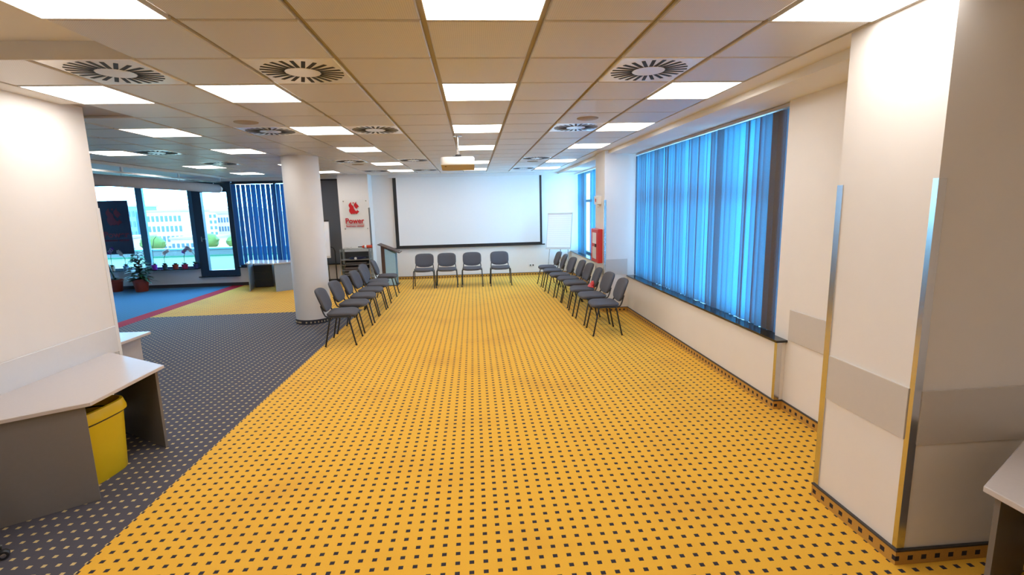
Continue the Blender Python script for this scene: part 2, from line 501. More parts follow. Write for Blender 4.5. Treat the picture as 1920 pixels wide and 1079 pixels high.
# skirting strips
def skirting(name, segs, m, bead=True):
    o = link(name, None, **S)
    for b in segs:
        box('carpet_strip', (*b, 0.0, 0.078), m, o)
        if bead:
            x0, x1, y0, y1 = b
            box('bead', (x0 - 0.003, x1 + 0.003, y0 - 0.003, y1 + 0.003, 0.078, 0.088), M['bead'], o)
    return o
skirting('baseboard_right', [(2.757, 2.769, 4.178, 8.65), (2.769, 2.849, 4.178, 4.189), (2.838, 2.849, 2.84, 4.178),
                             (2.757, 2.769, 9.30, YB - 0.012), (2.938, 2.949, -2.0, 2.19)], M['skirt'])
skirting('baseboard_back', [(-2.70, 2.757, YB - 0.012, YB - 0.0005)], M['skirt'])
skirting('baseboard_facade', [(-11.2, -3.62, YB - 0.012, YB - 0.0005)], M['panel_dark'])
skirting('baseboard_left', [(XL + 0.0005, XL + 0.012, -2.0, 4.80)], M['skirt_dark'])

# ------------------------------------------------------------------ pillars
def square_pillar(label, x0, x1, y0, y1, z1, bumpers):
    t = thing('square_pillar', label, 'pillar', ((x0 + x1) / 2, (y0 + y1) / 2, 0), group='square pillars')
    cx, cy = (x0 + x1) / 2, (y0 + y1) / 2
    def B(name, b, m):
        return MB().box(b[0] - cx, b[1] - cx, b[2] - cy, b[3] - cy, b[4], b[5]).build(name, m, t)
    B('shaft', (x0, x1, y0, y1, 0, z1), M['plaster'])
    return t, B
t, B = square_pillar('near white square pillar with two steel corner guards beside the cropped table', 2.2, 3.19, 2.2, 2.84, CEIL - 0.001, 1)
B('bumper_panel', (2.188, 2.1995, 2.222, 2.79, 0.705, 0.982), M['bumper'])
B('bumper_panel', (2.238, 2.95, 2.188, 2.1995, 0.685, 0.975), M['bumper'])
for b in ((2.193, 2.1995, 2.193, 2.222), (2.1995, 2.236, 2.193, 2.1995)):
    B('corner_guard', (*b, 0.09, 2.035), M['chrome'])
B('corner_guard', (2.193, 2.1995, 2.80, 2.846, 0.09, 2.03), M['chrome'])
for b in ((2.186, 2.199, 2.186, 2.845), (2.199, 2.94, 2.186, 2.199)):
    B('skirting', (*b, 0, 0.078), M['skirt'])
    B('skirting_bead', (b[0] - 0.003, b[1] + 0.002, b[2] - 0.003, b[3] + 0.002, 0.078, 0.088), M['bead'])
t, B = square_pillar('white square pillar between the two windows carrying the red fire cabinet', 2.33, 3.19, 8.65, 9.30, CEIL - 0.001, 1)
B('bumper_panel', (2.36, 2.755, 8.638, 8.6495, 0.69, 0.97), M['bumper'])
B('corner_guard', (2.323, 2.3295, 8.643, 8.68, 0.09, 2.03), M['chrome'])
B('corner_guard', (2.3295, 2.36, 8.643, 8.6495, 0.09, 2.03), M['chrome'])
for b in ((2.316, 2.329, 8.636, 9.30), (2.329, 2.757, 8.636, 8.649)):
    B('skirting', (*b, 0, 0.078), M['skirt'])
    B('skirting_bead', (b[0] - 0.003, b[1] + 0.002, b[2] - 0.003, b[3] + 0.002, 0.078, 0.088), M['bead'])
t, B = square_pillar('white square pillar with the red lettered sign, beside the projection screen', -3.50, -2.72, 13.35, YB - 0.001, CEIL - 0.001, 1)
B('corner_guard', (-2.7195, -2.712, 13.342, 13.38, 0.09, 2.02), M['chrome'])
B('corner_guard', (-2.75, -2.7195, 13.342, 13.3495, 0.09, 2.02), M['chrome'])
B('skirting', (-3.5, -2.71, 13.337, 13.349, 0, 0.078), M['skirt'])

t = thing('round_column', 'thick white round column standing between grey and yellow carpet', 'column', (-2.93, 8.91, 0))
MB().lathe([(0.30, 0.0), (0.30, 0.6), (0.30, 1.4), (0.30, CEIL - 0.001)], n=64).build('shaft', M['plaster'], t, smooth=True)
MB().lathe([(0.301, 0), (0.312, 0), (0.312, 0.072), (0.301, 0.072)], n=64).build('skirting', M['skirt_dark'], t, smooth=True)
MB().lathe([(0.301, 0.072), (0.314, 0.072), (0.314, 0.08), (0.301, 0.08)], n=64).build('skirting_bead', M['bead'], t, smooth=True)

# ------------------------------------------------------------------ windows and the terrace door
def pane(name, x0, x1, y0, y1, z0, z1, parent): return box(name, (x0, x1, y0, y1, z0, z1), M['glass'], parent)
w1 = link('window_1', None, **S)
xf = 3.02
for y in (4.39, 4.69, 5.70, 6.70, 7.65, 8.62):
    box('frame_post', (xf, xf + 0.06, y - 0.03, y + 0.03, 0.673, 2.83), M['blue_frame'], w1)
for z in (0.69, 2.06, 2.80):
    box('frame_rail', (xf - 0.002, xf + 0.062, 4.66, 8.65, z - 0.035, z + 0.03), M['blue_frame'], w1)
pane('glass_pane', xf + 0.025, xf + 0.035, 4.66, 8.62, 0.69, 2.80, w1)
box('sill', (2.742, 3.01, 4.165, 8.648, 0.651, 0.672), M['sill'], w1)
w2 = link('window_2', None, **S)
for y in (9.35, 10.4, 11.5, 12.6, 13.75):
    box('frame_post', (xf, xf + 0.06, y - 0.035, y + 0.035, 0.66, 2.83), M['blue_frame'], w2)
for z in (0.69, 2.06, 2.80):
    box('frame_rail', (xf - 0.002, xf + 0.062, 9.30, YB, z - 0.035, z + 0.03), M['blue_frame'], w2)
pane('glass_pane', xf + 0.025, xf + 0.035, 9.35, YB - 0.05, 0.69, 2.80, w2)
box('sill', (2.742, 3.01, 9.302, YB - 0.002, 0.651, 0.672), M['sill'], w2)

w3 = link('window_3', None, **S)
yf = YB + 0.05
for x0, x1, m in ((-11.19, -11.1, 'blue_frame'), (-8.87, -8.70, 'blue_frame'), (-7.56, -7.42, 'blue_frame')):
    box('frame_post', (x0, x1, yf - 0.02, yf + 0.06, 0.52, 2.80), M[m], w3)
box('frame_rail', (-11.19, -7.42, yf - 0.018, yf + 0.058, 0.522, 0.57), M['blue_frame'], w3)
box('frame_rail', (-11.19, -7.42, yf - 0.018, yf + 0.058, 2.74, 2.799), M['blue_frame'], w3)
box('glass_pane', (-11.1, -8.87, yf + 0.015, yf + 0.025, 0.57, 2.74), M['glass'], w3)
box('glass_pane', (-8.70, -7.56, yf + 0.015, yf + 0.025, 0.57, 2.74), M['glass'], w3)
box('sill', (-11.19, -7.42, YB - 0.20, yf - 0.02, 0.50, 0.522), M['sill'], w3)
w4 = link('window_4', None, **S)
for x in (-6.36, -5.3, -4.25):
    box('frame_post', (x - 0.03, x + 0.03, yf - 0.02, yf + 0.06, 0.522, 2.80), M['dark_frame'], w4)
for z in (0.55, 2.77):
    box('frame_rail', (-6.39, -4.22, yf - 0.018, yf + 0.058, z - 0.028, z + 0.028), M['dark_frame'], w4)
box('glass_pane', (-6.36, -4.25, yf + 0.015, yf + 0.025, 0.57, 2.75), M['glass'], w4)
box('sill', (-6.39, -3.61, YB - 0.14, yf - 0.022, 0.50, 0.522), M['sill'], w4)

d1 = link('door_1', None, **S)
box('door_frame', (-7.42, -7.20, yf - 0.08, yf + 0.04, 0.285, 2.80), M['dark_frame'], d1)
box('door_frame', (-6.53, -6.41, yf - 0.08, yf + 0.04, 0.285, 2.80), M['dark_frame'], d1)
box('door_frame', (-7.20, -6.53, yf - 0.08, yf + 0.04, 0.285, 0.445), M['dark_frame'], d1)
box('door_frame', (-7.20, -6.53, yf - 0.08, yf + 0.04, 2.53, 2.80), M['dark_frame'], d1)
box('glass_pane', (-7.20, -6.53, yf - 0.02, yf - 0.01, 0.445, 2.53), M['glass'], d1)
MB().box(-7.30, -7.275, yf - 0.10, yf - 0.08, 1.23, 1.36).tube([(-7.287, yf - 0.10, 1.30), (-7.287, yf - 0.135, 1.30), (-7.16, yf - 0.135, 1.30)], 0.01).build('handle', M['chrome'], d1)
box('threshold', (-7.46, -6.39, YB - 0.10, YB - 0.031, 0.262, 0.284), M['sill'], d1)

# ------------------------------------------------------------------ ceiling lights, diffusers, speakers
ROWS = {-3: 'behind the frame, first', 0: 'first', 3: 'second', 6: 'third', 9: 'fourth', 13: 'fifth', 16: 'last'}
COLS = {3: 'file beside the big blinds', 0: 'file above the projector', -3: 'file above the left chairs', -5: 'file over the near wall', -6: 'file over the round column', -9: 'file nearest the terrace glass'}
lw, ll = 0.561, 0.589
lt = thing('ceiling_light', '', 'ceiling light', group='recessed square ceiling lights')
fr = MB()
for b in ((-0.285, -lw / 2, -0.303, 0.303), (lw / 2, 0.285, -0.303, 0.303), (-lw / 2, lw / 2, -0.303, -ll / 2), (-lw / 2, lw / 2, ll / 2, 0.303)):
    fr.box(*b, -0.003, 0.02)
fr.build('frame', M['metal_white'], lt)
box('light_panel', (-lw / 2, lw / 2, -ll / 2, ll / 2, 0.0, 0.014), M['lamp'], lt)
for i, (c, r) in enumerate(LIGHTS):
    o = lt if i == 0 else copy_tree(lt)
    o.location = (colx(c), YG0 + TY * (r + 0.5), CEIL)
    o['label'] = 'lit square ceiling panel, %s from the camera in the %s' % (ROWS[r], COLS[c])
    if r < 0:
        o['label'] = 'added unseen fill light panel behind the camera in the %s' % COLS[c]
    if c == -5:
        o['label'] = 'lit square ceiling panel touching the top of the near white wall'

dt = thing('air_diffuser', '', 'air vent', group='swirl air diffusers')
MB().loft([ring(0.278, 0.298, 0.0), ring(0.284, 0.304, 0.005), ring(0.284, 0.304, 0.02)]).build('plate', M['diffuser_face'], dt)
sl = MB().box(-0.0125, 0.0125, 0.115, 0.265, -0.002, 0.0005).mesh('slot'); sl.materials.append(M['slot'])
for k in range(24):
    s_ = link('slot', sl, dt); s_.rotation_euler = (0, 0, 2 * PI * k / 24 + 0.06)
MB().lathe([(0.112, -0.0035), (0.114, 0.0)], n=32).build('hub', M['diffuser_face'], dt)
DLAB = {(2, 2): 'nearest swirl air diffuser on the window side of the ceiling', (-2, 2): 'nearest swirl air diffuser left of the middle lights',
        (-4, 2): 'swirl air diffuser above the near white wall', (2, 6): 'swirl air diffuser in front of a round speaker beside the blinds',
        (-2, 6): 'swirl air diffuser between third left light and projector', (-4, 6): 'swirl air diffuser behind the tan speaker, bluish at one side',
        (-8, 9): 'bluish swirl air diffuser beside a light near the terrace glass', (-8, 12): 'bluish swirl air diffuser farther toward the terrace door',
        (-2, 12): 'swirl air diffuser just left of the projector', (2, 12): 'swirl air diffuser before the far speaker on window side',
        (-4, 12): 'swirl air diffuser right of the column top', (-2, 16): 'last swirl air diffuser in front of the screen, left half',
        (2, 16): 'last swirl air diffuser in front of the flip chart corner', (-4, 16): 'last swirl air diffuser above the sign pillar'}
for i, k in enumerate(DIFFUSERS):
    o = dt if i == 0 else copy_tree(dt)
    o.location = (colx(k[0]), YG0 + TY * (k[1] + 0.5), CEIL)
    o['label'] = DLAB[k]
spk = thing('ceiling_speaker', '', 'speaker', group='round ceiling speakers')
MB().lathe([(0.095, -0.0105), (0.10, -0.008)], n=32).build('grille', M['speaker'], spk, smooth=True)
MB().lathe([(0.10, -0.0085), (0.115, -0.006), (0.118, 0.0), (0.10, 0.0)], n=32).build('rim', M['speaker'], spk, smooth=True)
for i, (c, r) in enumerate(SPEAKERS):
    o = spk if i == 0 else copy_tree(spk)
    o.location = (colx(c), YG0 + TY * (r + 0.5), CEIL)
    o['label'] = {(-4, 5): 'tan round ceiling speaker above the left end of the room', (2, 5): 'tan round ceiling speaker beside the big blinds',
                  (-4, 13): 'far tan ceiling speaker near the sign pillar', (2, 13): 'far tan ceiling speaker near the flip chart'}[(c, r)]

# ------------------------------------------------------------------ vertical blinds
def slat_mesh(w, z0, z1, m, name='slat'):
    b = MB(); n = 4
    rows = []
    for z in (z0, z1):
        rows.append([(w * (k / n - 0.5), 0.012 * (1 - (2 * k / n - 1) ** 2), z) for k in range(n + 1)])
    vs = rows[0] + rows[1]
    b.add(vs, [(k, k + 1, n + 2 + k, n + 1 + k) for k in range(n)])
    me = b.mesh(name, smooth=True); me.materials.append(m)
    return me
bl = thing('vertical_blind', 'long closed vertical blind with blue glowing slats on the window wall', 'blind', (2.905, 6.46, 0.68))
box('head_rail', (-0.025, 0.025, -2.09, 2.17, 2.105, 2.135), M['laminate_edge'], bl)
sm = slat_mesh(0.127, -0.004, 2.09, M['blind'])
rnd = random.Random(3)
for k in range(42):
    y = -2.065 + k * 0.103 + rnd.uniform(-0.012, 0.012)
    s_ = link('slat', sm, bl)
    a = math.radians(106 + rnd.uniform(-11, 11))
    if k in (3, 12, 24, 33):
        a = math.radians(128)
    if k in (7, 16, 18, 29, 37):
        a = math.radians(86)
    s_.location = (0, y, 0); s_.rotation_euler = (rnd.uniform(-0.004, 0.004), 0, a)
MB().tube([(-0.012, -2.09, 2.1), (-0.015, -2.095, 1.2), (-0.01, -2.09, 0.35)], 0.003, 6).build('cord', M['metal_white'], bl)

b2 = thing('vertical_blind', 'narrow pulled-back vertical blind with added unseen slats in the window behind the fire cabinet', 'blind', (2.88, 12.6, 0.68))
box('head_rail', (-0.025, 0.025, -3.2, 1.2, 2.105, 2.14), M['metal_white'], b2)
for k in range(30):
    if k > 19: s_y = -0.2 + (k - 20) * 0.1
    else: s_y = -3.15 + k * 0.1  # slats in the hidden stretch, added to cut light from this window
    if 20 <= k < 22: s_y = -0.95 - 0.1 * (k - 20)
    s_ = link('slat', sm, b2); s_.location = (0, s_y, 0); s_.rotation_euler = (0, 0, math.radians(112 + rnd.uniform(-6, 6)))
b3 = thing('vertical_blind', 'half open blue vertical blind between terrace door and round column', 'blind', (-5.3, YB - 0.045, 0.53))
box('head_rail', (-1.08, 1.08, -0.025, 0.025, 2.19, 2.225), M['black'], b3)
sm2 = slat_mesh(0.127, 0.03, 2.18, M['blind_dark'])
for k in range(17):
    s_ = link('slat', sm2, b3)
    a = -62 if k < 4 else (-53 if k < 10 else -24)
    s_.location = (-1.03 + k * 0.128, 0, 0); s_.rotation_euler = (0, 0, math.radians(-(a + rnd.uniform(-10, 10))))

# rail and rolled shade along the edge of the bay
rt = thing('ceiling_rail', 'white steel rail hanging under the ceiling edge above the red carpet strip', 'rail', (-6.5, 9.5, 2.75))
MB().box(-0.03, 0.03, -5.0, 4.2, -0.012, 0.022).build('rail_bar', M['chrome'], rt)
for y in (-3.5, -1.6, 0.4, 2.2, 4.0):
    box('bracket', (-0.015, 0.015, y - 0.02, y + 0.02, 0.022, 0.13), M['metal_white'], rt)
sh = thing('rolled_shade', 'rolled-up grey fabric shade under the white rail near the terrace door', 'shade', (-6.52, 9.0, 2.6))
b = MB(); rings = []
for k in range(25):
    y = -4.4 + k * 8.85 / 24
    rings.append([(0.06 * math.cos(a) * (1 + 0.05 * math.sin(k * 1.7)), y, 0.105 * math.sin(a) * (1 + 0.04 * math.sin(k * 0.9)) - 0.005) for a in [2 * PI * j / 14 for j in range(14)]])
b.loft(rings).build('cloth_roll', M['shade'], sh, smooth=True)
for y in (-3.1, -1.1, 0.9, 2.7, 4.2):
    MB().tube([(0, y, 0.0), (0, y, 0.135)], 0.006, 6).build('hanger', M['chrome'], sh)
w = MB().lathe([(0.03, -0.03), (0.075, -0.02), (0.075, 0.02), (0.03, 0.03)], n=16).build('end_cap', M['metal_white'], sh)
w.rotation_euler = (PI / 2, 0, 0); w.location = (0, 4.47, -0.01)

# ------------------------------------------------------------------ chairs
def superellipse(hw, hh, n=28, e=4.0):
    out = []
    for k in range(n):
        a = 2 * PI * k / n
        c, s = math.cos(a), math.sin(a)
        out.append((hw * math.copysign(abs(c) ** (2 / e), c), hh * math.copysign(abs(s) ** (2 / e), s)))
    return out


def make_chair():
    t = thing('visitor_chair', '', 'chair', group='grey padded visitor chairs')
    # seat: rounded pad, front lip rolled down (front is -y)
    def seat_pt(x, y, z):
        fy = max(0.0, (-y - 0.10) / 0.12)
        dip = -0.022 * (1 - (x / 0.25) ** 2) * (1 if z > 0.45 else 0.4)
        return (x, y - 0.01, z - 0.022 * fy * fy + dip * 0.6)
    out = superellipse(0.235, 0.212, 32, 4.5)
    rings = []
    for sc, z in ((0.90, 0.438), (0.985, 0.446), (1.0, 0.462), (0.985, 0.478), (0.94, 0.486), (0.70, 0.490), (0.35, 0.492)):
        rings.append([seat_pt(x * sc, y * sc, z) for x, y in out])
    MB().loft(rings).build('seat', M['fabric'], t, smooth=True)
    rings = [[seat_pt(x * sc, y * sc, z) for x, y in out] for sc, z in ((0.80, 0.420), (0.93, 0.428), (0.95, 0.44))]
    MB().loft(rings).build('seat_pan', M['black'], t, smooth=True)
    # backrest: wide rounded pad, lower edge bulging down, bent round the sitter
    def back_pt(x, z, off):
        bend = 0.035 * (x / 0.235) ** 2
        lean = 0.36 * (z - 0.50)
        zz = z
        return (x, 0.215 + lean - bend + off, zz)
    out = []
    for (x, z) in superellipse(0.235, 0.155, 36, 4.0):
        zz = 0.668 + z
        if z < 0:
            zz -= 0.030 * (1 - (x / 0.235) ** 2) * min(1, -z / 0.1)
        out.append((x, zz))
    cz = 0.66
    def br(sc, off): return [back_pt(x * sc, cz + (z - cz) * sc, off) for x, z in out]
    MB().loft([br(1.0, 0.018), br(1.0, 0.0), br(0.97, -0.014), br(0.90, -0.022), br(0.6, -0.026), br(0.3, -0.027)]).build('backrest', M['fabric'], t, smooth=True)
    MB().loft([br(0.7, 0.030), br(0.95, 0.028), br(1.005, 0.021), br(1.005, 0.012)][::-1]).build('back_shell', M['black'], t, smooth=True)
    r = 0.0115
    for s in (-1, 1):
        x = 0.245 * s
        MB().tube([(0.262 * s, -0.215, 0.012), (x, -0.135, 0.40), (x * 0.97, -0.12, 0.432)], r).build('leg', M['black_steel'], t, smooth=True)
        MB().tube([(0.262 * s, 0.215, 0.012), (x, 0.135, 0.40), (x * 0.97, 0.12, 0.432)], r).build('leg', M['black_steel'], t, smooth=True)
        for y in (-0.217, 0.217):
            MB().lathe([(0.014, 0.0), (0.014, 0.022)], (0.262 * s, y, 0), 10).build('foot_cap', M['black'], t)
        MB().tube([(x * 0.93, -0.17, 0.43), (x * 0.95, 0.05, 0.428), (x * 0.93, 0.15, 0.43), (x * 0.92, 0.195, 0.447), (x * 0.90, 0.22, 0.495), (x * 0.84, 0.254, 0.60)], r).build('back_upright', M['black_steel'], t, smooth=True)
    MB().tube([(-0.235, -0.12, 0.425), (0.235, -0.12, 0.425)], r).tube([(-0.235, 0.12, 0.425), (0.235, 0.12, 0.425)], r).build('seat_rail', M['black_steel'], t, smooth=True)
    return t
chair0 = make_chair()
chairs = []
ORD = ['nearest', 'second', 'third', 'fourth', 'fifth', 'sixth', 'seventh', 'farthest']
# row beside the column: facing +x (front -y turned by +90 degrees)
left = [(-2.005, 7.365, 3), (-2.015, 8.10, -2), (-2.015, 8.78, 3), (-2.01, 9.42, -3), (-2.0, 10.06, 2), (-2.09, 10.56, -3), (-2.02, 11.35, 3)]
for i, (x, y, a) in enumerate(left):
    chairs.append((x, y, 90 + a, ('nearest' if i == 0 else 'farthest' if i == 6 else ORD[i]) + ' grey padded chair from the camera in the row beside the round column'))
right = [(1.96, 7.28, -2), (1.95, 7.98, 3), (1.93, 8.65, -4), (1.95, 9.38, 2), (1.93, 9.96, 0), (1.86, 10.55, 4), (1.82, 11.32, -3), (1.80, 12.0, 2)]
for i, (x, y, a) in enumerate(right):
    chairs.append((x, y, -90 + a, ORD[i] + ' grey padded chair from the camera in the row along the windows'))
for i, (x, a) in enumerate([(-1.28, 0), (-0.71, 1), (-0.075, -1), (0.64, 1)]):
    chairs.append((x, 12.32, a, ['leftmost', 'second from left', 'third from left', 'rightmost'][i] + ' grey padded chair of the four under the projection screen'))
for i, (x, y, a, lab) in enumerate(chairs):
    o = chair0 if i == 0 else copy_tree(chair0)
    o.location = (x, y, 0); o.rotation_euler = (0, 0, math.radians(a)); o['label'] = lab

# red folded cloth left on a chair
b = MB(); rings = []
for k in range(7):
    t_ = k / 6
    w = 0.06 * (1 - 0.75 * t_)
    rings.append([(w * math.cos(a) * 1.0 + 0.03 * t_, w * math.sin(a) * 2.0 * (1 + 0.15 * math.sin(3 * a + k)), 0.10 * t_ + (0.008 * math.sin(a * 3 + k) if k else 0)) for a in [2 * PI * j / 12 for j in range(12)]])
o = b.loft(rings).build('red_cloth', M['red_paint'], smooth=True, label='crumpled red cloth left on the third chair by the windows', category='cloth')
o.location = (2.08, 8.60, 0.4945)

# ------------------------------------------------------------------ trapezoid tables
def trapezoid_table(label, loc, rz, top_m='laminate', panel_m='panel_grey', back=True, hl=0.895):
    """long side along +y axis at x=0, short side at x=0.77; z top 0.72"""
    t = thing('trapezoid_table', label, 'table', loc, rz, 'trapezoid tables')
    poly = [(0.0, -hl), (0.77, -0.40), (0.77, 0.40), (0.0, hl)]
    ins = [(0.003, 0.007 - hl), (0.766, -0.397), (0.766, 0.397), (0.003, hl - 0.007)]
    MB().loft([[(x, y, 0.692) for x, y in ins], [(x, y, 0.695) for x, y in poly], [(x, y, 0.717) for x, y in poly], [(x, y, 0.72) for x, y in ins]]).build('tabletop', M[top_m], t)
    for s in (-1, 1):
        a = Vector((0.06, (hl - 0.095) * s)); b_ = Vector((0.715, 0.378 * s))
        d = (b_ - a).normalized(); n = Vector((-d.y, d.x)) * 0.010
        pp = [a + n, a - n, b_ - n, b_ + n]
        if s < 0: pass
        MB().prism([(p.x, p.y) for p in pp], 0.002, 0.692).build('side_panel', M[panel_m], t)
        for q in (0.25, 0.30):
            c = a + (b_ - a) * q
            MB().lathe([(0.006, 0.55), (0.006, 0.556)], (c.x, c.y, 0), 8).build('screw_cap', M['metal_white'], t)
    if back:
        box('back_panel', (0.045, 0.063, 0.135 - hl, hl - 0.135, 0.25, 0.692), M[panel_m], t)
    return t
trapezoid_table('grey trapezoid table against the near wall with a yellow bin under it', (-3.385, 3.74, 0), 0)
trapezoid_table('grey trapezoid table cropped at the right picture edge beside the near pillar', (2.84, 1.37, 0), PI, hl=0.80).scale = (0.91, 1, 1)
trapezoid_table('trapezoid table with blue grey panels by the terrace blinds behind the round column', (-5.11, 13.25, 0), math.radians(-107), 'laminate', 'panel_blue', False)
t = thing('drawer_pedestal', 'dark drawer pedestal under the table by the terrace blinds', 'drawer unit', (-5.62, 13.52, 0), math.radians(8))
MB().rbox(-0.23, 0.23, -0.20, 0.20, 0.01, 0.60, 0.004).build('case', M['panel_dark'], t)
for k in range(3):
    d_ = box('drawer', (-0.215, 0.215, -0.212, -0.2005, 0.03 + k * 0.19, 0.21 + k * 0.19), M['panel_navy'], t)
    box('drawer_pull', (-0.05, 0.05, -0.222, -0.212, 0.165 + k * 0.19, 0.175 + k * 0.19), M['panel_dark'], d_)
t = thing('side_desk', 'pale desk corner poking out behind the end of the near wall', 'desk', (-4.15, 5.10, 0), math.radians(-2), 'desks')
MB().rbox(-0.69, 0.69, -0.26, 0.26, 0.71, 0.74, 0.004).build('desktop', M['laminate'], t)
for x in (-0.60, 0.56):
    box('side_panel', (x, x + 0.025, -0.24, 0.24, 0.0, 0.71), M['laminate_edge'], t)
box('back_panel', (-0.575, 0.56, 0.20, 0.22, 0.30, 0.70), M['laminate_edge'], t)

# yellow bin under the near table
t = thing('waste_bin', 'yellow plastic waste bin with dark rim line under the near table', 'bin', (-2.975, 3.70, 0), math.radians(-6))
def rr(hx, hy, z, e=3.6, n=32): return [(x, y, z) for x, y in superellipse(hx, hy, n, e)]
MB().loft([rr(0.170, 0.205, 0.0), rr(0.175, 0.21, 0.01), rr(0.195, 0.235, 0.46), rr(0.187, 0.227, 0.46), rr(0.168, 0.203, 0.02)], cap=True).build('bin_body', M['bin'], t, smooth=True)
MB().loft([rr(0.192, 0.232, 0.475), rr(0.214, 0.254, 0.475), rr(0.214, 0.254, 0.50), rr(0.200, 0.240, 0.555), rr(0.185, 0.225, 0.56), rr(0.183, 0.223, 0.475)], cap=False).build('lid_rim', M['bin'], t, smooth=True)
MB().loft([rr(0.1965, 0.2365, 0.458), rr(0.199, 0.239, 0.458), rr(0.199, 0.239, 0.474), rr(0.19, 0.23, 0.474)], cap=False).build('rim_groove', M['black'], t, smooth=True)

# office chair whose castor peeks in at the picture edge
t = thing('office_chair', 'black office chair castor just showing at the lower left picture edge', 'chair', (-2.985, 2.64, 0), math.radians(37))
MB().lathe([(0.03, 0.10), (0.045, 0.12), (0.028, 0.14), (0.025, 0.40), (0.06, 0.42)], n=16).build('column', M['black'], t, smooth=True)
for k in range(5):
    a = 2 * PI * k / 5
    c, s = math.cos(a), math.sin(a)
    MB().tube([(0.03 * c, 0.03 * s, 0.12), (0.14 * c, 0.14 * s, 0.10), (0.24 * c, 0.24 * s, 0.075)], [0.022, 0.018, 0.014]).build('base_arm', M['black'], t, smooth=True)
    w = MB().lathe([(0.008, -0.02), (0.024, -0.02), (0.028, -0.012), (0.028, 0.012), (0.024, 0.02), (0.008, 0.02)], n=16).build('castor', M['black'], t, smooth=True)
    w.location = (0.24 * c, 0.24 * s, 0.028); w.rotation_euler = (PI / 2, 0, a)
    MB().lathe([(0.013, -0.0215), (0.013, 0.0215)], n=12).build('hub_cap', M['chrome'], w)
out = superellipse(0.22, 0.21, 24, 4)
MB().loft([[(x * s_, y * s_, z) for x, y in out] for s_, z in ((0.9, 0.42), (1, 0.44), (1, 0.47), (0.9, 0.49))]).build('seat', M['fabric'], t, smooth=True)

# ------------------------------------------------------------------ projection screen
t = thing('projection_screen', 'large white projection screen with dark border on the back wall', 'projection screen', (0, YB - 0.06, 0))
box('cloth', (-2.06, 1.865, -0.004, 0.0, 0.955, 2.80), M['screen'], t)
box('border', (-2.15, -2.06, -0.005, 0.0, 0.90, 2.80), M['black'], t)
box('border', (1.865, 1.925, -0.005, 0.0, 0.90, 2.80), M['black'], t)
box('border', (-2.06, 1.865, -0.005, 0.0, 0.90, 0.955), M['black'], t)
box('bottom_bar', (-2.23, 2.0, -0.018, 0.012, 0.87, 0.90), M['black'], t)
box('casing', (-2.25, 2.02, -0.045, 0.055, 2.80, CEIL - 0.002), M['metal_white'], t)

# projector
t = thing('ceiling_projector', 'white projector hanging on a steel pole in the middle of the ceiling', 'projector', (-0.165, 6.64, CEIL))
MB().lathe([(0.055, -0.014), (0.06, -0.012), (0.06, 0.0)], n=20).build('ceiling_plate', M['chrome'], t)
MB().tube([(0, 0, -0.01), (0, 0, -0.25)], 0.017, 14).build('pole', M['chrome'], t, smooth=True)
MB().rbox(-0.038, 0.038, -0.035, 0.035, -0.30, -0.245, 0.008).build('swivel_joint', M['black'], t)
MB().tube([(-0.03, 0, -0.262), (-0.07, -0.01, -0.268), (-0.10, -0.02, -0.285), (-0.11, -0.02, -0.30)], 0.005, 6).build('cable', M['black'], t, smooth=True)
bd = MB()
bd.loft([[(x, y, z) for x, y in [(p[0] - 0.008, p[1]) for p in superellipse(hx, hy, 28, 9)]] for hx, hy, z in ((0.214, 0.15, -0.405), (0.219, 0.155, -0.395), (0.219, 0.155, -0.318), (0.212, 0.148, -0.308))])
body = bd.build('body', M['projector'], t, smooth=True)
body.rotation_euler = (-0.17, 0, 0); body.location = (0, 0.0525, -0.0045)
MB().rbox(-0.222, 0.206, -0.148, 0.148, -0.414, -0.402, 0.003).build('underside', M['projector_base'], body)
box('maker_mark', (-0.035, 0.025, -0.1575, -0.155, -0.361, -0.352), M['bumper'], body)
MB().lathe([(0.012, -0.418), (0.013, -0.413)], (-0.165, -0.08, 0), 12).build('sensor', M['black'], body)
w = MB().lathe([(0.045, 0.0), (0.045, 0.03), (0.035, 0.032)], n=20).build('lens', M['black'], body)
w.rotation_euler = (-PI / 2, 0, 0); w.location = (0.10, 0.15, -0.36)

